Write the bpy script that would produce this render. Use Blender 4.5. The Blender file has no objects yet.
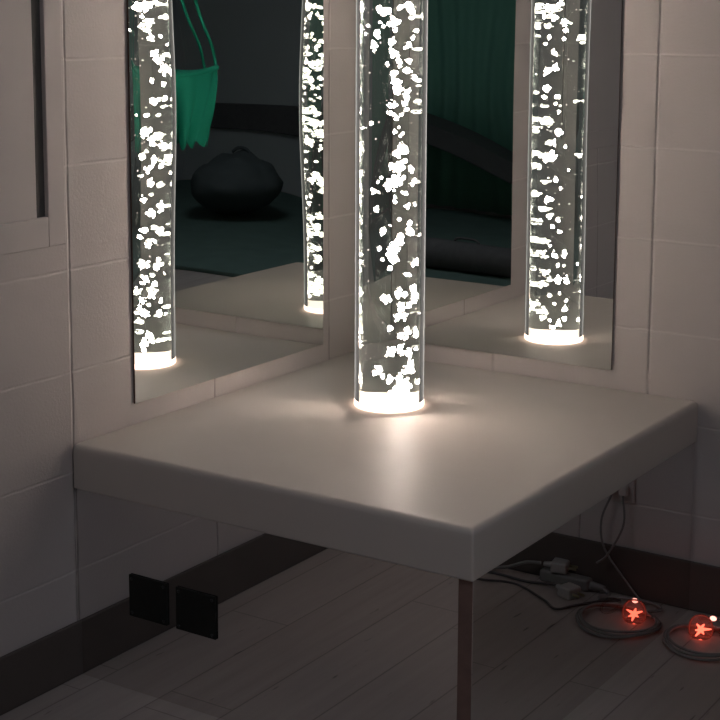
import bpy, bmesh, math, random
from mathutils import Vector, Matrix, noise
random.seed(7)
R = math.radians
S = bpy.context.scene
COL = S.collection

# ---------------------------------------------------------------- helpers
def obj(name, bm, mat, parent=None, smooth=False, loc=None):
    me = bpy.data.meshes.new(name)
    bmesh.ops.recalc_face_normals(bm, faces=bm.faces[:])
    bm.to_mesh(me); bm.free()
    if isinstance(mat, (list, tuple)):
        for m in mat: me.materials.append(m)
    elif mat: me.materials.append(mat)
    if smooth:
        for p in me.polygons: p.use_smooth = True
        me.set_sharp_from_angle(angle=R(50))
    o = bpy.data.objects.new(name, me); COL.objects.link(o)
    if parent: o.parent = parent
    if loc is not None: o.location = loc
    return o

def thing(name, label, cat, loc=(0, 0, 0), rotz=0, group=None):
    o = bpy.data.objects.new(name, None); COL.objects.link(o)
    o.empty_display_size = .1
    o.location = loc; o.rotation_euler = (0, 0, rotz)
    o['label'] = label; o['category'] = cat
    if group: o['group'] = group
    return o

def tag(o, label, cat, group=None):
    o['label'] = label; o['category'] = cat
    if group: o['group'] = group
    return o

def struct(o):
    o['kind'] = 'structure'
    return o

def box(bm, lo, hi, bevel=0, seg=2, mi=0):
    lo = Vector(lo); hi = Vector(hi)
    r = bmesh.ops.create_cube(bm, size=1)
    vs = r['verts']
    for v in vs:
        v.co = Vector([(lo[i] + hi[i]) / 2 + v.co[i] * (hi[i] - lo[i]) for i in range(3)])
    fs = set(f for v in vs for f in v.link_faces)
    for f in fs: f.material_index = mi
    if bevel:
        es = list(set(e for v in vs for e in v.link_edges))
        bmesh.ops.bevel(bm, geom=es, offset=bevel, segments=seg, profile=.5, affect='EDGES')
    return bm

def lathe(bm, prof, n=48, c=(0, 0, 0), axis='z', caps=False, mi=0):
    rings = []
    for (r, h) in prof:
        ring = []
        for k in range(n):
            a = 2 * math.pi * k / n
            p = (r * math.cos(a), r * math.sin(a), h)
            if axis == 'y': p = (p[0], h, p[1])
            if axis == 'x': p = (h, p[0], p[1])
            ring.append(bm.verts.new((p[0] + c[0], p[1] + c[1], p[2] + c[2])))
        rings.append(ring)
    for a, b in zip(rings, rings[1:]):
        for k in range(n):
            f = bm.faces.new((a[k], a[(k + 1) % n], b[(k + 1) % n], b[k])); f.material_index = mi
    if caps:
        bm.faces.new(rings[0][::-1]).material_index = mi
        bm.faces.new(rings[-1]).material_index = mi
    return bm

def spline(pts, n=10):
    P = [Vector(p) for p in pts]
    P = [P[0] * 2 - P[1]] + P + [P[-1] * 2 - P[-2]]
    out = []
    for i in range(1, len(P) - 2):
        p0, p1, p2, p3 = P[i - 1:i + 3]
        for k in range(n):
            t = k / n
            out.append(.5 * ((2 * p1) + (p2 - p0) * t + (2 * p0 - 5 * p1 + 4 * p2 - p3) * t * t + (3 * p1 - p0 - 3 * p2 + p3) * t ** 3))
    out.append(P[-2])
    return out

def sweep(bm, pts, r, n=8, sm=10, taper=None):
    P = spline(pts, sm) if sm else [Vector(p) for p in pts]
    rings = []
    up = Vector((0, 0, 1))
    for i, p in enumerate(P):
        t = (P[min(i + 1, len(P) - 1)] - P[max(i - 1, 0)]).normalized()
        u = up - t * up.dot(t)
        if u.length < .05: u = Vector((1, 0, 0)) - t * t.x
        u.normalize(); w = t.cross(u); up = u
        rr = r if taper is None else r * taper(i / (len(P) - 1))
        rings.append([bm.verts.new(p + (u * math.cos(2 * math.pi * k / n) + w * math.sin(2 * math.pi * k / n)) * rr) for k in range(n)])
    for a, b in zip(rings, rings[1:]):
        for k in range(n): bm.faces.new((a[k], a[(k + 1) % n], b[(k + 1) % n], b[k]))
    bm.faces.new(rings[0][::-1]); bm.faces.new(rings[-1])
    return bm

# ---------------------------------------------------------------- node helpers
class NT:
    def __init__(s, name):
        s.m = bpy.data.materials.new(name); s.m.use_nodes = True
        s.t = s.m.node_tree; s.t.nodes.clear()
        s.out = s.n('ShaderNodeOutputMaterial')
    def n(s, typ, **kw):
        nd = s.t.nodes.new(typ)
        for k, v in kw.items(): setattr(nd, k, v)
        return nd
    def put(s, sock, v):
        if hasattr(v, 'is_output'): s.t.links.new(v, sock)
        else: sock.default_value = v
    def math(s, op, a, b=None, c=None):
        nd = s.n('ShaderNodeMath', operation=op)
        s.put(nd.inputs[0], a)
        if b is not None: s.put(nd.inputs[1], b)
        if c is not None: s.put(nd.inputs[2], c)
        return nd.outputs[0]
    def mix(s, f, a, b, mode='MIX'):
        nd = s.n('ShaderNodeMix', data_type='RGBA', blend_type=mode)
        s.put(nd.inputs['Factor'], f)
        ia = [i for i in nd.inputs if i.type == 'RGBA']
        s.put(ia[0], a); s.put(ia[1], b)
        return [o for o in nd.outputs if o.type == 'RGBA'][0]
    def noise(s, scale, detail=4, rough=.55, vec=None):
        nd = s.n('ShaderNodeTexNoise'); nd.inputs['Scale'].default_value = scale
        nd.inputs['Detail'].default_value = detail; nd.inputs['Roughness'].default_value = rough
        if vec is not None: s.t.links.new(vec, nd.inputs['Vector'])
        return nd
    def ramp(s, v, lo, hi, a=0., b=1., smooth=False):
        nd = s.n('ShaderNodeMapRange', interpolation_type='SMOOTHSTEP' if smooth else 'LINEAR')
        s.put(nd.inputs['Value'], v)
        for nm, x in (('From Min', lo), ('From Max', hi), ('To Min', a), ('To Max', b)): nd.inputs[nm].default_value = x
        return nd.outputs[0]
    def bump(s, h, dist, strength=1., prev=None):
        nd = s.n('ShaderNodeBump'); nd.inputs['Strength'].default_value = strength
        nd.inputs['Distance'].default_value = dist
        s.t.links.new(h, nd.inputs['Height'])
        if prev is not None: s.t.links.new(prev, nd.inputs['Normal'])
        return nd.outputs[0]
    def bsdf(s, col, rough=.5, normal=None, spec=.5, metal=0., **kw):
        nd = s.n('ShaderNodeBsdfPrincipled')
        s.put(nd.inputs['Base Color'], col); s.put(nd.inputs['Roughness'], rough)
        nd.inputs['Specular IOR Level'].default_value = spec; nd.inputs['Metallic'].default_value = metal
        if normal is not None: s.t.links.new(normal, nd.inputs['Normal'])
        for k, v in kw.items(): s.put(nd.inputs[k.replace('_', ' ')], v)
        s.t.links.new(nd.outputs[0], s.out.inputs['Surface'])
        return nd
    def pos(s):
        g = s.n('ShaderNodeNewGeometry'); x = s.n('ShaderNodeSeparateXYZ')
        s.t.links.new(g.outputs['Position'], x.inputs[0])
        return g.outputs['Position'], x.outputs

def c4(r, g, b): return (r, g, b, 1.)

def simple(name, col, rough=.5, spec=.5, metal=0., vary=.12, scale=30, bump=0.):
    q = NT(name); pos, _ = q.pos()
    nz = q.noise(scale, 3, vec=pos)
    a = c4(*[x * (1 - vary) for x in col]); b = c4(*[min(1, x * (1 + vary)) for x in col])
    colr = q.mix(nz.outputs['Fac'], a, b)
    nrm = q.bump(nz.outputs['Fac'], bump) if bump else None
    q.bsdf(colr, rough, nrm, spec, metal)
    return q.m

WALLC = (.53, .472, .447)

def block_wall(name, axis, spacing, off, z0=1.2353, base=WALLC):
    """painted concrete block: grooves along every course and at the block ends"""
    q = NT(name); pos, xyz = q.pos()
    def line(c, sp, o, w):
        t = q.math('DIVIDE', q.math('SUBTRACT', c, o), sp)
        f = q.math('FRACT', t)
        d = q.math('MULTIPLY', q.math('MINIMUM', f, q.math('SUBTRACT', 1., f)), sp)
        return q.ramp(d, 0., w, 1., 0., True)
    wob = q.noise(6, 2, vec=pos)
    zz = q.math('ADD', xyz[2], q.math('MULTIPLY', q.math('SUBTRACT', wob.outputs['Fac'], .5), .006))
    hh = q.math('ADD', xyz[axis], q.math('MULTIPLY', q.math('SUBTRACT', wob.outputs['Fac'], .5), .006))
    hz = line(zz, .2032, z0, .0045)
    vt = line(hh, spacing, off, .0050)
    crack = line(hh, spacing, off, .0028)
    nz = q.noise(160, 5, .6, vec=pos); big = q.noise(2.5, 3, vec=pos)
    col = q.mix(q.ramp(big.outputs['Fac'], .3, .7), c4(*[x * .95 for x in base]), c4(*[min(1, x * 1.04) for x in base]))
    col = q.mix(q.math('MULTIPLY', hz, .38), col, c4(.74, .68, .64))
    gap = q.ramp(q.noise(9, 2, vec=pos).outputs['Fac'], .38, .52)
    col = q.mix(q.math('MULTIPLY', q.math('MULTIPLY', crack, .6), gap), col, c4(.12, .10, .09))
    h = q.math('MULTIPLY', q.math('MAXIMUM', q.math('MULTIPLY', hz, .35), vt), -1.)
    n1 = q.bump(h, .003, .8)
    n2 = q.bump(nz.outputs['Fac'], .0012, .5, n1)
    q.bsdf(col, .55, n2, .35)
    return q.m

M = {}
M['wall_left'] = block_wall('block_left_paint', 1, .4475, -1.0145)
M['wall_right'] = block_wall('block_right_paint', 0, .394, .785 - .394 * 2)
M['frame'] = simple('frame_paint', (.52, .465, .442), .45, .4, vary=.04, scale=3)
M['dark_wall'] = simple('dark_grey_paint', (.37, .41, .415), .8, .2, vary=.08, scale=1.5)
M['ceiling'] = simple('ceiling_paint', (.5, .5, .48), .9, .2, vary=.04)
M['base'] = simple('brown_vinyl_skirting', (.105, .085, .075), .55, .3, vary=.10, scale=9)
M['seal'] = simple('dark_grey_seal', (.10, .095, .09), .7, .2, vary=.1)  # colour stands for the darkness inside the window slots
M['rail'] = simple('black_padding', (.10, .10, .10), .7, .2, vary=.2)
M['black'] = simple('black_plastic', (.016, .016, .014), .6, .25, vary=.25, scale=60)
M['screw'] = simple('black_screw', (.04, .04, .042), .35, .5, metal=.6)
M['wood'] = simple('brown_board_edge', (.20, .125, .105), .6, .3, vary=.25, scale=40)
M['mir_edge'] = simple('brown_acrylic_edge', (.12, .065, .042), .4, .4, vary=.3, scale=20)
M['cable_w'] = simple('grey_white_cable', (.22, .205, .195), .5, .4, vary=.08)
M['cable_d'] = simple('dark_grey_cable', (.09, .08, .078), .5, .4, vary=.1)
M['cable_m'] = simple('grey_cable', (.22, .20, .19), .5, .4, vary=.08)
M['plug'] = simple('white_plug_plastic', (.42, .40, .375), .4, .5, vary=.06)
M['pin'] = simple('plug_pin_metal', (.5, .45, .3), .3, .5, metal=1.)
M['beanbag'] = simple('charcoal_beanbag', (.07, .085, .085), .8, .3, vary=.15, scale=8)
M['mat'] = simple('dark_mat', (.10, .155, .135), .8, .2, vary=.2, scale=8)
M['wedge'] = simple('black_wedge_vinyl', (.07, .075, .073), .6, .3, vary=.15)
M['hook'] = simple('steel_hook', (.5, .5, .5), .35, .5, metal=1.)
M['lampframe'] = simple('white_lamp_frame', (.6, .6, .6), .5, .4)

# vinyl top of the plinth
q = NT('cream_vinyl'); pos, _ = q.pos()
big = q.noise(3, 3, vec=pos); fine = q.noise(420, 3, vec=pos); mid = q.noise(9, 3, vec=pos)
col = q.mix(big.outputs['Fac'], c4(.54, .487, .442), c4(.60, .54, .49))
n1 = q.bump(fine.outputs['Fac'], .0006, .35)
n2 = q.bump(mid.outputs['Fac'], .004, .25, n1)
q.bsdf(col, q.ramp(mid.outputs['Fac'], .3, .7, .44, .52), n2, .05)
M['vinyl'] = q.m

# floor: vinyl planks running away from the right wall
q = NT('plank_vinyl'); pos, xyz = q.pos()
PW = .152
t = q.math('DIVIDE', q.math('SUBTRACT', xyz[0], .055), PW)
idx = q.math('FLOOR', t); f = q.math('FRACT', t)
d = q.math('MULTIPLY', q.math('MINIMUM', f, q.math('SUBTRACT', 1., f)), PW)
seam = q.ramp(d, 0., .0028, 1., 0., True)
wn = q.n('ShaderNodeTexWhiteNoise', noise_dimensions='1D'); q.put(wn.inputs['W'], idx)
yy = q.math('DIVIDE', q.math('ADD', xyz[1], q.math('MULTIPLY', wn.outputs['Value'], .9)), .92)
fy = q.math('FRACT', yy)
dy = q.math('MULTIPLY', q.math('MINIMUM', fy, q.math('SUBTRACT', 1., fy)), .92)
seam = q.math('MAXIMUM', seam, q.ramp(dy, 0., .0025, 1., 0., True))
cmb = q.n('ShaderNodeCombineXYZ')
q.put(cmb.inputs[0], q.math('MULTIPLY', xyz[0], 26.)); q.put(cmb.inputs[1], q.math('MULTIPLY', xyz[1], 1.7)); q.put(cmb.inputs[2], q.math('MULTIPLY', wn.outputs['Value'], 40.))
grain = q.noise(1.6, 5, .6, vec=cmb.outputs[0])
col = q.mix(q.ramp(grain.outputs['Fac'], .3, .7), c4(.36, .305, .275), c4(.43, .37, .335))
col = q.mix(q.ramp(wn.outputs['Value'], 0, 1, 0., .35), col, c4(.41, .365, .34))
cmb2 = q.n('ShaderNodeCombineXYZ')
q.put(cmb2.inputs[0], q.math('MULTIPLY', xyz[0], 60.)); q.put(cmb2.inputs[1], q.math('MULTIPLY', xyz[1], 9.))
knot = q.noise(1., 2, .5, vec=cmb2.outputs[0])
col = q.mix(q.ramp(knot.outputs['Fac'], .70, .76, 0., .7), col, c4(.07, .055, .05))
col = q.mix(q.math('MULTIPLY', seam, .5), col, c4(.05, .04, .035))
nb = q.bump(q.math('MULTIPLY', seam, -1.), .001, .6)
q.bsdf(col, .5, nb, .35)
M['floor'] = q.m

# acrylic mirror
def mirror(name, tint, rough):
    q = NT(name)
    g = q.n('ShaderNodeBsdfGlossy'); g.inputs['Color'].default_value = tint; g.inputs['Roughness'].default_value = rough
    q.t.links.new(g.outputs[0], q.out.inputs['Surface'])
    return q.m
M['mirror'] = mirror('acrylic_mirror', c4(.80, .82, .80), .0)
M['mirror_low'] = mirror('plinth_mirror', c4(.80, .78, .77), .012)

# light of the tube
def emit(name, col, st):
    q = NT(name); e = q.n('ShaderNodeEmission'); e.inputs['Color'].default_value = c4(*col); e.inputs['Strength'].default_value = st
    q.t.links.new(e.outputs[0], q.out.inputs['Surface']); return q.m
BUBC = (1., .86, .76)
def glint(name, col, lo, hi, n0, n1, scale):
    q = NT(name); pos, _ = q.pos()
    nz = q.noise(scale, 3, .6, vec=pos)
    e = q.n('ShaderNodeEmission'); e.inputs['Color'].default_value = c4(*col)
    q.put(e.inputs['Strength'], q.ramp(nz.outputs['Fac'], n0, n1, lo, hi, True))
    q.t.links.new(e.outputs[0], q.out.inputs['Surface']); return q.m
M['bubble'] = glint('lit_bubble', BUBC, .35, 250., .44, .74, 210)
M['bubble_fine'] = emit('lit_fine_bubbles', (1., .86, .76), 1.6)
M['led_plate'] = emit('led_plate', (1., .78, .66), 2.2)
M['collar'] = emit('led_collar', (1., .74, .60), 4.)
M['led_red'] = emit('red_led', (1., .12, .07), 3.2)
M['led_hot'] = emit('red_led_indicator', (1., .35, .28), 3.)
M['lamp'] = emit('dim_ceiling_diffuser', (.91, .95, 1.10), 3.1)  # glow of the unseen panel added for ambient light

q = NT('tube_water')
g = q.n('ShaderNodeBsdfGlass'); g.inputs['IOR'].default_value = 1.22; g.inputs['Roughness'].default_value = 0
g.inputs['Color'].default_value = c4(.93, .97, .95)
q.t.links.new(g.outputs[0], q.out.inputs['Surface']); M['water'] = q.m

q = NT('tube_acrylic')
tr = q.n('ShaderNodeBsdfTransparent'); gl = q.n('ShaderNodeBsdfGlossy'); gl.inputs['Roughness'].default_value = .03
lw = q.n('ShaderNodeFresnel'); lw.inputs['IOR'].default_value = 1.13
mx = q.n('ShaderNodeMixShader'); q.t.links.new(lw.outputs[0], mx.inputs[0])
q.t.links.new(tr.outputs[0], mx.inputs[1]); q.t.links.new(gl.outputs[0], mx.inputs[2])
q.t.links.new(mx.outputs[0], q.out.inputs['Surface'])
ve = q.n('ShaderNodeEmission'); ve.inputs['Color'].default_value = c4(1., .94, .88); ve.inputs['Strength'].default_value = 9.
q.t.links.new(ve.outputs[0], q.out.inputs['Volume'])
M['acrylic'] = q.m

q = NT('clear_plastic')
tr = q.n('ShaderNodeBsdfTransparent'); tr.inputs['Color'].default_value = c4(.95, .88, .86)
gl = q.n('ShaderNodeBsdfGlossy'); gl.inputs['Roughness'].default_value = .08
lw = q.n('ShaderNodeFresnel'); lw.inputs['IOR'].default_value = 1.15
mx = q.n('ShaderNodeMixShader'); q.t.links.new(lw.outputs[0], mx.inputs[0])
q.t.links.new(tr.outputs[0], mx.inputs[1]); q.t.links.new(gl.outputs[0], mx.inputs[2])
q.t.links.new(mx.outputs[0], q.out.inputs['Surface'])
M['clear'] = q.m
M['clear_lit'] = q.m.copy(); M['clear_lit'].name = 'lit_clear_plastic'
nt = M['clear_lit'].node_tree; e = nt.nodes.new('ShaderNodeEmission'); e.inputs['Color'].default_value = c4(1., .10, .06); e.inputs['Strength'].default_value = 2.0
nt.links.new(e.outputs[0], [n for n in nt.nodes if n.type == 'OUTPUT_MATERIAL'][0].inputs['Volume'])

# green cloth
q = NT('green_cloth'); pos, _ = q.pos()
w = q.noise(300, 2, vec=pos)
b = q.bsdf(q.mix(w.outputs['Fac'], c4(.02, .40, .27), c4(.03, .52, .36)), .8, q.bump(w.outputs['Fac'], .001, .4), .2)
M['green'] = q.m
q = NT('dark_green_curtain'); pos, _ = q.pos()
w = q.noise(200, 2, vec=pos)
q.bsdf(q.mix(w.outputs['Fac'], c4(.12, .31, .235), c4(.15, .36, .27)), .85, None, .15)
M['curtain'] = q.m

# ---------------------------------------------------------------- the room
RX, RY, RH = 5.2, -5.4, 2.7
bm = bmesh.new(); box(bm, (-.2, RY - .1, -.1), (RX + .1, .2, 0)); struct(obj('floor', bm, M['floor']))
bm = bmesh.new(); box(bm, (-.2, RY - .1, RH), (RX + .1, .2, RH + .1)); struct(obj('ceiling', bm, M['ceiling']))
bm = bmesh.new(); box(bm, (-.2, 0, 0), (RX + .1, .2, RH)); struct(obj('wall_right', bm, M['wall_right']))
# left wall with the opening of the recessed window
WY0, WY1, WZ0, WZ1 = -2.30, -1.0235, .881, 2.25
bm = bmesh.new()
box(bm, (-.2, WY1, 0), (0, 0, RH)); box(bm, (-.2, RY, 0), (0, WY0, RH))
box(bm, (-.2, WY0, 0), (0, WY1, WZ0)); box(bm, (-.2, WY0, WZ1), (0, WY1, RH))
struct(obj('wall_left', bm, M['wall_left']))
win = bpy.data.objects.new('window_1', None); COL.objects.link(win); struct(win); win.location = (0, (WY0 + WY1) / 2, WZ0)
def wl(lo, hi):
    L = win.location
    return [tuple(lo[i] - L[i] for i in range(3)), tuple(hi[i] - L[i] for i in range(3))]
FW = .046
bm = bmesh.new()
for lo, hi in (((-.06, WY1 - FW, WZ0), (.003, WY1, WZ1)), ((-.06, WY0, WZ0), (.003, WY0 + FW, WZ1)),
               ((-.06, WY0 + FW, WZ0), (.003, WY1 - FW, WZ0 + .058)), ((-.06, WY0 + FW, WZ1 - FW), (.003, WY1 - FW, WZ1))):
    box(bm, *wl(lo, hi), bevel=.002)
obj('window_frame', bm, M['frame'], win)
# a flush board; strips down its side slots carry the gap's darkness as colour
bm = bmesh.new(); box(bm, *wl((-.05, WY0 + FW + .028, WZ0 + .057), (.0005, WY1 - FW - .028, WZ1 - FW + .001)), bevel=.0015)
obj('window_board', bm, M['frame'], win)
for y0 in (WY0 + FW - .001, WY1 - FW - .029):
    bm = bmesh.new(); box(bm, *wl((-.05, y0, WZ0 + .057), (-.006, y0 + .030, WZ1 - FW + .001)))
    obj('slot_seal', bm, M['seal'], win)
bm = bmesh.new(); box(bm, (-.2, RY - .2, 0), (RX + .1, RY, RH)); struct(obj('wall_back', bm, M['dark_wall']))
bm = bmesh.new(); box(bm, (RX, RY, 0), (RX + .2, 0, RH)); struct(obj('wall_side', bm, M['dark_wall']))

HB = .1139
def skirting(name, lo, hi):
    bm = bmesh.new(); box(bm, lo, hi, bevel=.003); struct(obj(name, bm, M['base']))
skirting('baseboard_left', (.0005, RY + .01, .0005), (.009, -.0005, HB))
skirting('baseboard_right', (.0095, -.009, .0005), (RX - .01, -.0005, HB))

# ---------------------------------------------------------------- wall mirrors
def wall_mirror(label, side, u0, u1, z0, z1, seed):
    t = thing('wall_mirror', label, 'mirror', group='acrylic mirrors in the corner')
    t.location = (.001, (u0 + u1) / 2, z0) if side == 'L' else ((u0 + u1) / 2, -.001, z0)
    TH = .0045
    nu, nv = 40, 70
    bm = bmesh.new(); grid = []
    W = u1 - u0
    for j in range(nv + 1):
        row = []
        for i in range(nu + 1):
            u = -W / 2 + W * i / nu; v = (z1 - z0) * j / nv
            edge = min(1., min(i, nu - i) / 4.)
            if side == 'L':
                # bowed sheet: two screws rows pull it in, the middle springs out
                # the sheet is bowed between its fixings, most at eye height
                cv = .020 * math.exp(-((v + z0 - 1.12) / .22) ** 2) + .003
                dsp = cv * ((W / 2) ** 2 - u * u)
            else:
                cv = .006 * math.exp(-((v + z0 - 1.10) / .25) ** 2)
                dsp = cv * ((W / 2) ** 2 - u * u)
            hgt = TH + dsp
            row.append(bm.verts.new((hgt, u, v) if side == 'L' else (u, -hgt, v)))
        grid.append(row)
    for j in range(nv):
        for i in range(nu): bm.faces.new((grid[j][i], grid[j][i + 1], grid[j + 1][i + 1], grid[j + 1][i]))
    sheet = obj('mirror_face', bm, M['mirror'], t, smooth=True)
    bm = bmesh.new()
    if side == 'L': box(bm, (0, -W / 2, 0), (TH - .0012, W / 2, z1 - z0))
    else: box(bm, (-W / 2, -(TH - .0012), 0), (W / 2, 0, z1 - z0))
    obj('backing', bm, M['mir_edge'], t)
    return t
ZM = .5235
wall_mirror('tall frameless mirror on the left wall beside the window frame', 'L', -.836, -.1525, ZM, 2.0, 1)
wall_mirror('tall frameless mirror on the right wall, behind and to the right of the glowing tube', 'R', .010, .697, ZM, 2.0, 2)

# ---------------------------------------------------------------- the plinth
HT, TT, PA, PB = .4812, .0905, 1.0200, .9055
pl = thing('display_plinth', 'cream vinyl topped square plinth with mirrored sides in the corner', 'plinth', (PB / 2, -PA / 2, 0))
def pb(lo, hi): return [(lo[0] - PB / 2, lo[1] + PA / 2, lo[2]), (hi[0] - PB / 2, hi[1] + PA / 2, hi[2])]
bm = bmesh.new()
def rrect(inset, z, rc):
    x0, x1, y0, y1 = .002 + inset * .4, PB - inset, -PA + inset, -.002 - inset * .4
    out = []
    for cx, cy, a0 in ((x1 - rc, y1 - rc, 0), (x0 + rc, y1 - rc, 90), (x0 + rc, y0 + rc, 180), (x1 - rc, y0 + rc, 270)):
        for k in range(5):
            a = R(a0 + 22.5 * k); out.append(Vector(pb((cx + rc * math.cos(a), cy + rc * math.sin(a), z), (0, 0, 0))[0]))
    return out
prof = [(.002, HT - TT, .003), (.0004, HT - TT + .001, .003), (0, HT - TT + .004, .004), (0, HT - .020, .004), (.0004, HT - .011, .004),
        (.0018, HT - .0060, .005), (.0048, HT - .0024, .006), (.0085, HT - .0007, .009), (.014, HT, .014)]
rings = []
for ins, z, rc in prof: rings.append([bm.verts.new(p) for p in rrect(ins, z, rc)])
for ra, rb in zip(rings, rings[1:]):
    n = len(ra)
    for k in range(n): bm.faces.new((ra[k], ra[(k + 1) % n], rb[(k + 1) % n], rb[k]))
bm.faces.new(rings[0][::-1]); bm.faces.new(rings[-1])
top = obj('padded_top', bm, M['vinyl'], pl, smooth=True)
wn_ = top.modifiers.new('wn', 'WEIGHTED_NORMAL'); wn_.keep_sharp = False
ZP = HT - TT
bm = bmesh.new(); box(bm, *pb((.0012, -1.0105, .1145), (.8745, -.992, ZP))); box(bm, *pb((.010, -1.0105, .001), (.8745, -.992, .1145)))
fp = obj('front_panel', bm, M['wood'], pl)
bm = bmesh.new(); box(bm, *pb((.0012, -1.0125, .1145), (.8745, -1.0107, ZP))); box(bm, *pb((.010, -1.0125, .001), (.8745, -1.0107, .1145)))
obj('mirror_sheet', bm, M['mirror_low'], fp)
bm = bmesh.new(); box(bm, *pb((.875, -1.0125, .001), (.9012, -.010, ZP)))
sp = obj('side_panel', bm, M['wood'], pl)
bm = bmesh.new(); box(bm, *pb((.9014, -1.0120, .001), (.9034, -.0105, ZP)))
obj('mirror_sheet', bm, M['mirror_low'], sp)
for (x0, x1) in ((.1410, .2370), (.2590, .3560)):
    bm = bmesh.new(); box(bm, *pb((x0, -1.0172, .157), (x1, -1.0127, .2420)), bevel=.0018)
    cp = obj('cover_plate', bm, M['black'], pl)
    for sx in (x0 + .008, x1 - .008):
        for sz in (.165, .2340):
            bm = bmesh.new()
            c = pb((sx, -1.0172, sz), (sx, -1.0172, sz))[0]
            lathe(bm, [(.0001, -.0018), (.0022, -.0016), (.0034, -.0004), (.0034, .0006)], 14, c, 'y')
            obj('screw', bm, M['screw'], cp, smooth=True)

# ---------------------------------------------------------------- the bubble tube
TX, TY, TR = .3563, -.4090, .0755
TB = HT + .0006
TH_ = 1.46
tube = thing('bubble_tube', 'tall clear water column full of glowing white bubbles standing on the plinth', 'bubble tube', (TX, TY, TB))
bm = bmesh.new()
CH = .0130
lathe(bm, [(TR - .004, 0), (TR - .001, 0), (TR + .0006, .0015), (TR + .0006, CH - .001), (TR - .0005, CH), (TR - .004, CH)], 72)
obj('light_collar', bm, M['collar'], tube, smooth=False)
bm = bmesh.new(); lathe(bm, [(.0005, 0), (.0655, 0), (.0655, CH + .0020), (.0005, CH + .0020)], 64)
obj('base_plate', bm, M['led_plate'], tube)
bm = bmesh.new()
Z0, Z1 = CH + .0006, TH_
WT = .0014
lathe(bm, [(TR - WT, Z0), (TR, Z0), (TR, Z1), (TR - WT, Z1), (TR - WT, Z0)], 128)
bmesh.ops.remove_doubles(bm, verts=bm.verts[:], dist=1e-5)
obj('acrylic_tube', bm, M['acrylic'], tube, smooth=True)
WR = .0665
bm = bmesh.new()
lathe(bm, [(.0004, Z0 + .0008), (WR, Z0 + .0008), (WR, Z1 - .05), (.0004, Z1 - .05)], 128)
bmesh.ops.remove_doubles(bm, verts=bm.verts[:], dist=.0003)
obj('water', bm, M['water'], tube, smooth=True)
bm = bmesh.new()
lathe(bm, [(.0005, Z1 + .0006), (TR + .002, Z1 + .0006), (TR + .004, Z1 + .004), (TR + .004, Z1 + .03), (TR - .004, Z1 + .036), (.0005, Z1 + .036)], 64)
obj('top_cap', bm, M['black'], tube)

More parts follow.
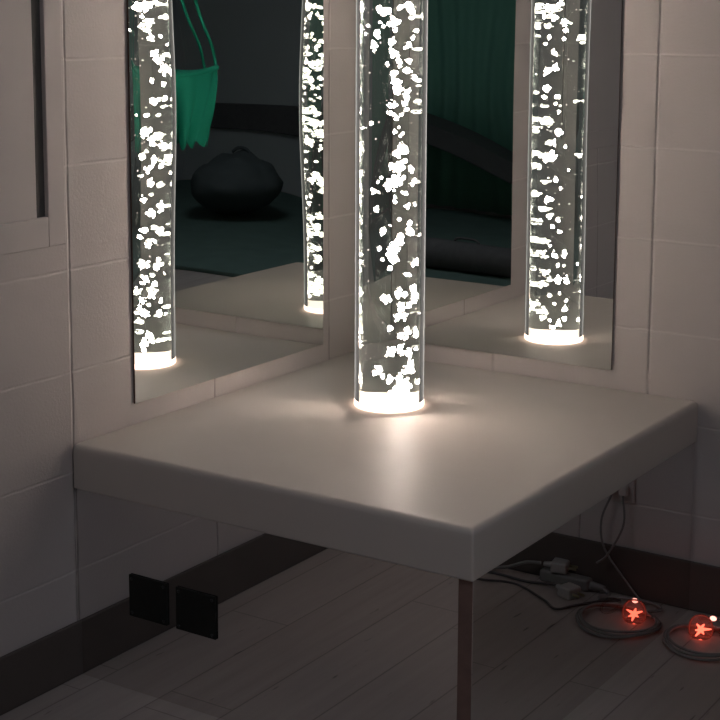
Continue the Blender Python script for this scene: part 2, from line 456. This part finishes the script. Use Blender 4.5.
BUB = [(-76, 1.329, 13.1),(-64, 1.328, 8.9),(-57, 1.303, 11.5),(-48, 1.307, 7.3),(-56, 1.314, 7.3),(-53, 1.29, 7.3),(-84, 1.283, 7.3),(-81, 1.274, 5.8),(-90, 1.26, 8.9),(-88, 1.247, 5.2),(-58, 1.266, 8.9),(-57, 1.247, 8.4),(-52, 1.24, 9.4),(-45, 1.226, 9.4),(-44, 1.216, 4.7),(-27, 1.339, 13.1),(-23, 1.331, 10.5),(-44, 1.335, 7.3),(-132, 1.315, 7.3),(-139, 1.326, 4.7),(-12, 1.288, 6.8),(-20, 1.274, 6.3),(-27, 1.26, 7.9),(-33, 1.253, 4.7),(-28, 1.226, 7.9),(-30, 1.206, 9.4),(-17, 1.193, 8.9),(-53, 1.201, 8.9),(-50, 1.181, 13.1),(-45, 1.169, 10.5),(-30, 1.163, 9.4),(-31, 1.152, 7.9),(-103, 1.298, 4.7),(-108, 1.282, 3.1),(-65, 1.22, 5.8),(-78, 1.305, 5.2),(-72, 1.297, 4.2),(-48, 1.163, 7.9),(-56, 1.136, 11.5),(-61, 1.12, 8.9),(-54, 1.116, 6.3),(-49, 1.109, 7.3),(-40, 1.116, 4.7),(-32, 1.142, 10.5),(-30, 1.126, 6.3),(-52, 1.08, 4.7),(-45, 1.089, 3.7),(-38, 1.077, 4.2),(-42, 1.071, 4.2),(-39, 1.045, 12.1),(-49, 1.037, 10.5),(-34, 1.039, 8.4),(-55, 1.008, 12.1),(-39, 1.008, 13.1),(-46, 1.002, 10.5),(-20, 1.001, 9.4),(-34, 1.019, 7.9),(-55, 0.973, 15.7),(-46, 0.976, 11.5),(-62, 0.964, 11.5),(-51, 0.985, 7.9),(-13, 0.977, 7.9),(-18, 0.969, 5.2),(-87, 0.954, 6.8),(-91, 0.958, 4.2),(-94, 1.098, 5.2),(-113, 1.085, 3.7),(-124, 0.941, 4.2),(-36, 0.984, 5.8),(-31, 0.952, 4.7),(-50, 0.944, 4.7),(-74, 0.984, 4.7),(-80, 0.975, 3.7),(-83, 0.918, 7.9),(-69, 0.872, 7.9),(-40, 0.862, 8.9),(-45, 0.85, 11.5),(-50, 0.835, 14.7),(-57, 0.824, 11.5),(-47, 0.812, 7.9),(-54, 0.809, 7.9),(-58, 0.794, 7.3),(-28, 0.924, 7.3),(-11, 0.927, 5.8),(-23, 0.888, 7.9),(-20, 0.869, 8.9),(-42, 0.897, 5.2),(-59, 0.884, 3.1),(2, 0.86, 5.2),(-6, 0.805, 7.9),(-15, 0.799, 5.2),(-27, 0.778, 7.3),(-14, 0.746, 10.5),(-5, 0.73, 7.9),(-45, 0.741, 6.8),(-32, 0.737, 8.9),(-51, 0.935, 5.2),(-66, 0.729, 5.8),(-127, 0.896, 2.6),(-76, 0.835, 5.2),(-71, 0.811, 4.7),(-64, 0.726, 11.3),(-44, 0.739, 10.1),(-41, 0.747, 7.5),(-11, 0.744, 10.1),(-11, 0.722, 12.6),(-38, 0.711, 11.3),(-22, 0.713, 8.8),(-44, 0.69, 11.3),(-32, 0.69, 10.1),(-35, 0.65, 16.4),(-25, 0.656, 11.3),(-5, 0.652, 10.1),(-58, 0.665, 7.5),(-55, 0.615, 16.4),(-39, 0.623, 11.3),(-37, 0.61, 8.8),(-5, 0.616, 7.5),(-22, 0.605, 12.6),(-17, 0.586, 11.3),(-28, 0.573, 10.1),(-15, 0.571, 8.8),(-57, 0.553, 10.1),(-34, 0.537, 21.4),(-43, 0.527, 16.4),(-26, 0.54, 13.8),(-40, 0.556, 10.1),(-49, 0.524, 11.3),(2, 0.541, 7.5),(-75, 0.574, 10.1),(-84, 0.566, 7.5),(-69, 0.56, 6.3),(-71, 0.871, 8.8),(-51, 0.833, 15.1),(-56, 0.818, 12.6),(-42, 0.853, 13.8),(-7, 0.8, 10.1),(-23, 0.87, 12.6),(-127, 1.334, 16.4),(-146, 1.338, 15.1),(-132, 1.289, 10.1),(-145, 1.292, 11.3),(-148, 1.266, 12.6),(-154, 1.227, 15.1),(-164, 1.212, 15.1),(-176, 1.196, 16.4),(162, 1.183, 10.1),(-146, 1.166, 8.8),(-171, 1.158, 10.1),(-146, 1.12, 13.8),(-133, 1.085, 8.8),(-175, 1.126, 8.8),(-132, 1.043, 16.4),(-129, 1.046, 12.6),(-144, 1.019, 13.8),(-165, 1.01, 12.6),(-125, 0.988, 12.6),(-150, 0.976, 13.8),(-137, 0.957, 12.6),(-164, 0.963, 8.8),(167, 0.984, 7.5),(-143, 0.925, 12.6),(-130, 0.886, 11.3),(-163, 0.869, 15.1),(-145, 0.854, 13.8),(-132, 0.815, 12.6),(-166, 0.813, 13.8),(-123, 0.799, 10.1),(-169, 1.269, 6.3),(173, 1.25, 5.0),(168, 0.944, 6.3),(154, 0.855, 5.7),(-141, 0.783, 11.3),(-154, 0.786, 8.8),(-134, 0.732, 15.1),(-161, 0.742, 8.8),(-157, 0.722, 8.8),(-134, 0.696, 12.6),(-153, 0.686, 10.1),(-127, 0.648, 11.3),(-146, 0.659, 12.6),(-167, 0.644, 8.8),(-163, 0.617, 12.6),(-133, 0.616, 13.8),(-123, 0.628, 11.3),(-138, 0.563, 11.3),(-132, 0.543, 16.4),(-145, 0.55, 11.3),(-131, 0.527, 8.8),(-179, 0.61, 5.0),(-176, 0.707, 5.0),(89, 1.338, 11.3),(65, 1.346, 11.3),(78, 1.313, 12.6),(58, 1.301, 12.6),(100, 1.317, 8.8),(54, 1.281, 10.1),(87, 1.264, 8.8),(95, 1.247, 7.5),(57, 1.26, 8.8),(76, 1.223, 11.3),(89, 1.181, 16.4),(72, 1.19, 11.3),(89, 1.135, 13.8),(96, 1.114, 8.8),(67, 1.115, 10.1),(70, 1.098, 7.5),(63, 1.077, 6.3),(62, 1.027, 15.1),(72, 0.997, 11.3),(75, 0.964, 17.6),(89, 0.963, 12.6),(48, 0.989, 6.3),(67, 0.905, 10.1),(56, 0.884, 6.3),(83, 0.853, 12.6),(73, 0.854, 7.5),(61, 0.803, 8.8),(79, 0.811, 10.1),(71, 0.785, 8.8),(57, 0.773, 7.5),(136, 0.941, 5.0),(109, 0.94, 5.0),(40, 0.93, 4.4),(77, 0.738, 6.3),(91, 0.715, 4.4),(67, 0.713, 11.3),(46, 0.717, 11.3),(59, 0.687, 8.8),(45, 0.687, 6.3),(59, 0.648, 13.8),(41, 0.648, 11.3),(75, 0.609, 8.8),(54, 0.614, 8.8),(40, 0.596, 7.5),(64, 0.588, 7.5),(43, 0.574, 11.3),(43, 0.548, 8.8),(56, 0.536, 11.3),(66, 0.525, 10.1),(74, 0.544, 6.3),(11, 0.688, 5.0),(113, 0.708, 3.8)]
NDIRECT = 135

def blob(bm, ang, z, w, rnd, sub=1, bright=0):
    """one flattened ragged bubble lying in the gap between water and acrylic"""
    r = bmesh.ops.create_icosphere(bm, subdivisions=sub, radius=1)
    sd = Vector((rnd.uniform(0, 90), rnd.uniform(0, 90), rnd.uniform(0, 90)))
    ax, az = w / 2 * rnd.uniform(.75, 1.15), w / 2 * rnd.uniform(.85, 1.35)
    rot = rnd.uniform(0, math.pi)
    tk = min(.0040, .0016 + w * .16)
    for v in r['verts']:
        p = v.co
        k = 1 + .75 * noise.noise(p * 1.3 + sd) + .55 * noise.noise(p * 3.1 + sd) + .3 * noise.noise(p * 7 + sd)
        k *= rnd.uniform(.72, 1.28)
        s0, t0 = p.x * k * ax, p.y * k * az
        s = s0 * math.cos(rot) - t0 * math.sin(rot); t = s0 * math.sin(rot) + t0 * math.cos(rot)
        h = .0708 + p.z * tk
        h = max(WR + .0006, min(TR - .0030, h))
        a = R(ang) + s / .0705
        v.co = (h * math.cos(a), h * math.sin(a), max(Z0 + .002, z + t))
rnd = random.Random(3)
order = sorted(range(len(BUB)), key=lambda i: -BUB[i][2])
for i in order[:100]:
    a, z, w = BUB[i]
    bm = bmesh.new(); w *= .0013 if i < NDIRECT else .00112
    blob(bm, a, z - TB, w * .85, rnd, 2)
    for q_ in range(5):                                    # ragged clump of merged bubbles
        f = rnd.uniform(0, 6.28); k_ = rnd.uniform(.3, .68) * w
        blob(bm, a + math.degrees(math.cos(f) * k_ / .071), z - TB + math.sin(f) * k_ * 1.2, w * rnd.uniform(.18, .55), rnd, 1)
    obj('bubble', bm, M['bubble'], tube, smooth=True)
bm = bmesh.new()
for i in order[100:]:
    a, z, w = BUB[i]; blob(bm, a, z - TB, w / 1000. * (1.25 if i < NDIRECT else 1.08), rnd, 2)
for a0, a1 in ((-72, -5), (180, 232), (25, 92)):          # above the picture
    for k in range(60):
        blob(bm, rnd.gauss((a0 + a1) / 2, (a1 - a0) / 4), rnd.uniform(1.385, 1.86) - TB, rnd.uniform(.010, .019), rnd, 1)
for k in range(90):
    blob(bm, rnd.uniform(0, 360), rnd.uniform(1.385, 1.86) - TB, rnd.uniform(.010, .019), rnd, 1)
o = obj('small_bubbles', bm, M['bubble'], tube, smooth=True); o['kind'] = 'stuff'
bm = bmesh.new()
for k in range(260):
    a0, a1 = rnd.choice(((-130, -5), (-130, -5), (170, 240), (10, 105)))
    blob(bm, rnd.uniform(a0, a1), rnd.uniform(.53, 1.86) - TB, rnd.choice((.0012, .0016, .002, .003, .004)), rnd, 1)
o = obj('fine_bubbles', bm, M['bubble_fine'], tube, smooth=True); o['kind'] = 'stuff'

# ---------------------------------------------------------------- things on the floor by the right wall
# coiled cable with a red light
LX, LY = 1.006, -.175
unit = thing('led_light_unit', 'small clear light glowing red on a coil of cable on the floor', 'light', (LX, LY, 0))
def coil_pts(r0, r1, turns, z0, z1, ph):
    out = []
    n = int(turns * 40)
    for k in range(n + 1):
        t = k / n; a = ph + 2 * math.pi * turns * t
        r = r0 + (r1 - r0) * t + .004 * math.sin(3 * a)
        out.append((r * 1.05 * math.cos(a), r * .98 * math.sin(a), z0 + (z1 - z0) * t + .002 * math.sin(2.3 * a)))
    return out
bm = bmesh.new(); sweep(bm, coil_pts(.090, .074, 3.2, .0065, .017, 1.2), .0030, 8, 0)
obj('cable_coil', bm, M['cable_m'], unit, smooth=True)
# clear body
bm = bmesh.new()
lathe(bm, [(.0005, .050), (.014, .047), (.023, .038), (.027, .024), (.026, .010), (.022, .0035), (.0005, .0035)], 32)
body = obj('clear_dome', bm, M['clear_lit'], unit, smooth=True, loc=(-.026, .037, 0))
# star shaped emitter
bm = bmesh.new()
for k in range(6):
    a = R(20 + 60 * k); ln = (.022, .013, .018, .012, .021, .013)[k]
    sweep(bm, [(0, 0, .018), (math.cos(a) * ln * .5, math.sin(a) * ln * .5, .018 + .005 * math.sin(a)), (math.cos(a) * ln, math.sin(a) * ln, .018 + .008 * math.sin(a))], .0042, 8, 3, lambda t: 1.1 - .8 * t)
bmesh.ops.create_icosphere(bm, subdivisions=2, radius=.0068, matrix=Matrix.Translation((0, 0, .018)))
obj('red_emitter', bm, M['led_red'], body, smooth=True, loc=(0, 0, 0))
bm = bmesh.new()
bmesh.ops.create_icosphere(bm, subdivisions=2, radius=1, matrix=Matrix.Translation((-.012, .072, .034)) @ Matrix.Diagonal((.0075, .005, .0055, 1)))
obj('indicator_lamp', bm, M['led_hot'], unit, smooth=True)
bm = bmesh.new()
sweep(bm, [(.012, .052, .030), (.030, .050, .036), (.046, .040, .028), (.048, .026, .016), (.036, .022, .012), (.022, .030, .016), (.014, .042, .024)], .0028, 8, 8)
obj('clear_loop', bm, M['clear'], unit, smooth=True)
# its lead along the wall
def cable(name, label, pts, r, mat, grp='cables on the floor'):
    bm = bmesh.new(); sweep(bm, pts, r, 8, 10)
    return tag(obj(name, bm, mat, smooth=True), label, 'cable', grp)
bm = bmesh.new()
sweep(bm, [(-.040, .079, .012), (-.058, .110, .010), (-.030, .138, .009), (.030, .135, .008), (.075, .118, .008)], .0035, 8, 10)
obj('lead', bm, M['cable_w'], unit, smooth=True)

cable('cable', 'thin dark cable lying nearest the camera on the floor', [(1.44, -.125, .004), (1.372, -.111, .004), (1.298, -.091, .004), (1.199, -.143, .004), (1.152, -.176, .004), (1.125, -.135, .004), (1.085, -.075, .004), (1.052, -.046, .004)], .0028, M['cable_d'])
# cable with a small white plug
def plug(name, label, loc, rz, tilt=0):
    t = thing(name, label, 'plug', loc, rz, 'mains plugs on the floor')
    bm = bmesh.new()
    box(bm, (-.021, -.020, 0), (.021, .020, .026), bevel=.005, seg=3)
    obj('plug_body', bm, M['plug'], t, smooth=False)
    bm = bmesh.new(); lathe(bm, [(.0075, .019), (.006, .034), (.0045, .040)], 16, (0, 0, .013), 'y', True)
    obj('strain_relief', bm, M['plug'], t, smooth=True)
    for x in (-.008, .008):
        bm = bmesh.new(); box(bm, (x - .0016, -.040, .010), (x + .0016, -.0195, .016), bevel=.0006)
        obj('pin', bm, M['pin'], t)
    t.rotation_euler = (tilt, 0, rz)
    return t
PA_ = (1.215, -.024, .0305); PB_ = (1.162, -.086, .0005)
plug('mains_plug', 'white mains plug held up on the dark connector by the skirting', PA_, R(-100))
plug('mains_plug', 'white mains plug lying flat on the floor', PB_, R(-70))
bm = bmesh.new()
# dark connector block carrying the first plug
sock = thing('inline_socket', 'grey inline cable socket lying on the floor by the skirting', 'socket', (1.175, -.026, 0), R(2))
bm = bmesh.new(); box(bm, (-.040, -.016, .0005), (.088, .014, .030), bevel=.007, seg=3); obj('socket_body', bm, M['cable_w'], sock)
bm = bmesh.new(); lathe(bm, [(.0105, -.0405), (.0085, -.060), (.0060, -.075)], 16, (0, 0, .0145), 'x', True); obj('strain_relief', bm, M['cable_w'], sock, smooth=True)
bm = bmesh.new(); sweep(bm, [(-.072, 0, .0135), (-.086, -.004, .007), (-.092, -.022, .006), (-.080, -.040, .006)], .0055, 8, 8); obj('cord', bm, M['cable_w'], sock, smooth=True)
cable('cable', 'pale cable running along the skirting to the raised plug', [(1.262, -.031, .0435), (1.300, -.033, .038), (1.350, -.034, .016), (1.410, -.045, .005), (1.490, -.07, .005), (1.610, -.06, .005)], .004, M['cable_w'])
cable('cable', 'pale cable ending at the plug lying flat on the floor', [(1.202, -.0705, .0135), (1.226, -.058, .008), (1.290, -.065, .0045), (1.380, -.06, .0045), (1.450, -.10, .0045), (1.590, -.11, .0045)], .0032, M['cable_d'])
# outlet on the right wall and the two leads hanging from it
ws = thing('wall_outlet', 'white wall outlet low on the right wall', 'outlet', (1.080, 0, .222))
bm = bmesh.new(); box(bm, (-.036, -.007, 0), (.036, -.0005, .060), bevel=.002); obj('face_plate', bm, M['frame'], ws)
for x in (-.014, .014):
    bm = bmesh.new(); box(bm, (x - .010, -.024, .018), (x + .010, -.0072, .042), bevel=.003); pgo = obj('plug_top', bm, M['frame'], ws)
    bm = bmesh.new()
    if x < 0: pts = [(x, -.018, .0165), (x - .006, -.026, -.05), (x + .030, -.028, -.125), (x + .055, -.030, -.150)]
    else: pts = [(x, -.018, .0165), (x + .022, -.022, -.05), (x + .010, -.024, -.115), (x - .050, -.026, -.185), (x - .085, -.032, -.2165)]
    sweep(bm, pts, .0026, 8, 8); obj('lead', bm, M['cable_w'], ws, smooth=True)

# ---------------------------------------------------------------- what the mirrors show of the room
# green cloth pod hung on two cords
SX, SY = 1.600, -1.157
sw = thing('hanging_pod_swing', 'green cloth pod swing hanging on two cords, seen in the left mirror', 'swing', (SX, SY, 0))
ux, uy = Vector((.838, .546)), Vector((.546, -.838))       # along / across the pod's opening
def swp(s, d, z): return (-s * ux.x + d * uy.x, -s * ux.y + d * uy.y, z)
bm = bmesh.new()
NA, NZ = 96, 22
rows = []
for j in range(NZ + 1):
    t = j / NZ; row = []
    for k in range(NA):
        a = 2 * math.pi * k / NA
        fold = math.sin(a * 9) * .020 * (.3 + t) + math.sin(a * 5 + 1) * .018 * t
        wid = .165 * (1 - .55 * t ** 1.6) + fold
        dep = .13 * (1 - .55 * t ** 1.6) + fold * .8
        zlow = .30 * t + .035 * math.sin(a * 9 + .6) * t * t
        sag = -.03 * (1 - math.cos(2 * a)) * .5 * (1 - t)
        row.append(bm.verts.new(swp(wid * math.cos(a), dep * math.sin(a), 1.135 + sag - zlow)))
    rows.append(row)
for a, b in zip(rows, rows[1:]):
    for k in range(NA): bm.faces.new((a[k], a[(k + 1) % NA], b[(k + 1) % NA], b[k]))
bm.faces.new(rows[-1])
o = obj('cloth_pod', bm, M['green'], sw, smooth=True)
md = o.modifiers.new('thick', 'SOLIDIFY'); md.thickness = .004
bm = bmesh.new()
hem = []
for k in range(NA):
    a = 2 * math.pi * k / NA; hem.append(swp(.170 * math.cos(a), .135 * math.sin(a), 1.137 - .03 * (1 - math.cos(2 * a)) * .5))
hem.append(hem[0]); sweep(bm, hem, .011, 8, 0); obj('rolled_hem', bm, M['green'], sw, smooth=True)
for s, d in ((.168, .0), (.105, .10)):
    bm = bmesh.new()
    sweep(bm, [swp(s, d, 1.13), swp(s - .015, d * .9, 1.22), swp(s - .065, d * .7, 1.36), swp(s - .10, d * .45, 1.6), swp(0, 0, 2.45)], .007, 8, 10)
    obj('cord', bm, M['green'], sw, smooth=True)
for a in (.15, .55, .95):
    bm = bmesh.new(); s, d = .10 * math.cos(a) + .02, .08 * math.sin(a)
    sweep(bm, [swp(s, d, .95), swp(s + .012, d, .88), swp(s + .004, d, .80)], .010, 6, 6, lambda t: 1 - .85 * t); obj('tassel', bm, M['green'], sw, smooth=True)
bm = bmesh.new(); sweep(bm, [(0, 0, RH - .0005), (0, 0, 2.52), (.02, 0, 2.47), (0, 0, 2.44), (-.015, 0, 2.46)], .007, 8, 8); obj('ceiling_hook', bm, M['hook'], sw, smooth=True)

# beanbag
bb = thing('beanbag', 'dark slumped beanbag on the floor, reflected in the left mirror', 'beanbag', (3.60, -4.12, .0222), R(20))
bm = bmesh.new()
bmesh.ops.create_icosphere(bm, subdivisions=4, radius=1)
for v in bm.verts:
    p = v.co.copy(); zz = (p.z + 1) / 2
    k = 1 + .07 * noise.noise(p * 2.2) + .03 * noise.noise(p * 6)
    wdt = .36 * (1 - .30 * zz ** 2)
    v.co = (p.x * wdt * k - .05 * zz, p.y * wdt * k, max(.004, .37 * zz ** .8 * k))
obj('bag', bm, M['beanbag'], bb, smooth=True)
bm = bmesh.new()
sweep(bm, [(-.14, .0, .365), (-.10, 0, .395), (-.04, 0, .40), (.01, 0, .372)], .012, 8, 6); obj('carry_handle', bm, M['beanbag'], bb, smooth=True)

# padded rail along the back wall
bm = bmesh.new(); box(bm, (3.25, RY + .0005, .42), (RX - .02, RY + .05, .66), bevel=.012)
tag(obj('padded_rail', bm, M['rail']), 'long black padded strip across the dark back wall, seen in the left mirror', 'wall pad')
# dark green curtain on the back wall
cu = thing('curtain', 'dark green curtain on the back wall, seen in the right mirror', 'curtain', (2.35, RY + .09, .03))
bm = bmesh.new(); prev = None
for i in range(121):
    x = -.85 + 1.75 * i / 120
    y = .018 * math.sin(i * .55) + .008 * math.sin(i * .23 + 1)
    cur = (bm.verts.new((x, y, 0)), bm.verts.new((x, y * .8, 2.2)))
    if prev: bm.faces.new((prev[0], cur[0], cur[1], prev[1]))
    prev = cur
o = obj('drape', bm, M['curtain'], cu, smooth=True); md = o.modifiers.new('thick', 'SOLIDIFY'); md.thickness = .003
bm = bmesh.new(); sweep(bm, [(-.95, 0, 2.215), (0, 0, 2.215), (1.0, 0, 2.215)], .012, 10, 2); obj('curtain_rod', bm, M['hook'], cu, smooth=True)
for x in (-.9, .95):
    bm = bmesh.new(); box(bm, (x - .012, -.0895, 2.19), (x + .012, .0, 2.204)); obj('rod_bracket', bm, M['hook'], cu)
# black foam ramp resting on a block below the curtain
wd = thing('foam_ramp', 'long black foam ramp rising to a block before the green curtain', 'ramp', (1.9, -4.95, .0222))
bm = bmesh.new()
prof = [(-1.45, .0005), (-1.0, .0005), (1.45, .590), (1.45, .720), (-1.45, .022)]
f1 = [bm.verts.new((x, -.17, z)) for x, z in prof]; f2 = [bm.verts.new((x, .17, z)) for x, z in prof]
bm.faces.new(f1); bm.faces.new(f2[::-1])
for k in range(5): bm.faces.new((f1[k], f2[k], f2[(k + 1) % 5], f1[(k + 1) % 5]))
bmesh.ops.bevel(bm, geom=bm.edges[:], offset=.006, segments=2, affect='EDGES')
obj('ramp_board', bm, M['wedge'], wd)
bm = bmesh.new(); box(bm, (1.12, -.17, .0005), (1.44, .17, .505), bevel=.008)
obj('support_block', bm, M['wedge'], wd)
# dark bolster lying on the mat
bo = thing('bolster', 'dark round bolster lying on the mat, just beyond the reflected plinth', 'bolster', (1.62, -3.46, .0222), R(-4))
bm = bmesh.new()
lathe(bm, [(.0005, -.42), (.035, -.418), (.060, -.405), (.068, -.38), (.070, 0), (.072, .2), (.068, .38), (.060, .405), (.035, .418), (.0005, .42)], 28, (0, 0, .0725), 'x')
obj('bolster_cover', bm, M['rail'], bo, smooth=True)
bm = bmesh.new(); sweep(bm, [(-.08, 0, .143), (-.05, 0, .158), (.05, 0, .158), (.08, 0, .144)], .006, 8, 6); obj('carry_strap', bm, M['rail'], bo, smooth=True)
# mat on the floor
bm = bmesh.new(); box(bm, (1.15, -5.25, .0005), (5.1, -2.75, .022), bevel=.006)
tag(obj('floor_mat', bm, M['mat']), 'wide dark mat covering the floor under the beanbag and ramp', 'mat')

# ---------------------------------------------------------------- ambient light: an unseen ceiling panel added to supply it
cl = thing('ceiling_light', 'dimmed square ceiling light panel in the middle of the room', 'ceiling light', (2.3, -2.5, RH - .06))
bm = bmesh.new(); box(bm, (-.62, -.62, .012), (.62, .62, .0595), bevel=.004); obj('lamp_housing', bm, M['lampframe'], cl)
bm = bmesh.new(); box(bm, (-.58, -.58, 0), (.58, .58, .0115)); obj('diffuser', bm, M['lamp'], cl)

w = bpy.data.worlds.new('World'); S.world = w; w.use_nodes = True
w.node_tree.nodes['Background'].inputs[0].default_value = (.02, .02, .022, 1); w.node_tree.nodes['Background'].inputs[1].default_value = .2

# ---------------------------------------------------------------- camera
cd = bpy.data.cameras.new('Camera'); cam = bpy.data.objects.new('Camera', cd); COL.objects.link(cam)
cd.sensor_width = 36; cd.sensor_fit = 'HORIZONTAL'; cd.lens = 1542.645 / 720 * 36; cd.shift_x = (360 - 355.657) / 720; cd.shift_y = (237.31 - 360) / 720; cd.clip_start = .05
yaw, pitch, roll = R(33.342), R(-8.561), R(.23)
fw = Vector((-math.sin(yaw) * math.cos(pitch), math.cos(yaw) * math.cos(pitch), math.sin(pitch)))
rt = fw.cross(Vector((0, 0, 1))).normalized(); up = rt.cross(fw)
r2 = rt * math.cos(roll) + up * math.sin(roll); u2 = -rt * math.sin(roll) + up * math.cos(roll)
cam.matrix_world = Matrix(((r2.x, u2.x, -fw.x, 2.08863), (r2.y, u2.y, -fw.y, -3.17674), (r2.z, u2.z, -fw.z, 1.33982), (0, 0, 0, 1)))
S.camera = cam

vs = S.view_settings
S.display_settings.display_device = 'sRGB'
vs.view_transform = 'Standard'; vs.look = 'None'; vs.gamma = 1; vs.use_curve_mapping = False; vs.exposure = 0
cy = S.cycles
cy.use_denoising = True
cy.max_bounces = 20; cy.transmission_bounces = 16; cy.glossy_bounces = 10; cy.diffuse_bounces = 4; cy.transparent_max_bounces = 32
cy.caustics_reflective = True; cy.caustics_refractive = True
cy.sample_clamp_indirect = 6
cy.blur_glossy = .3
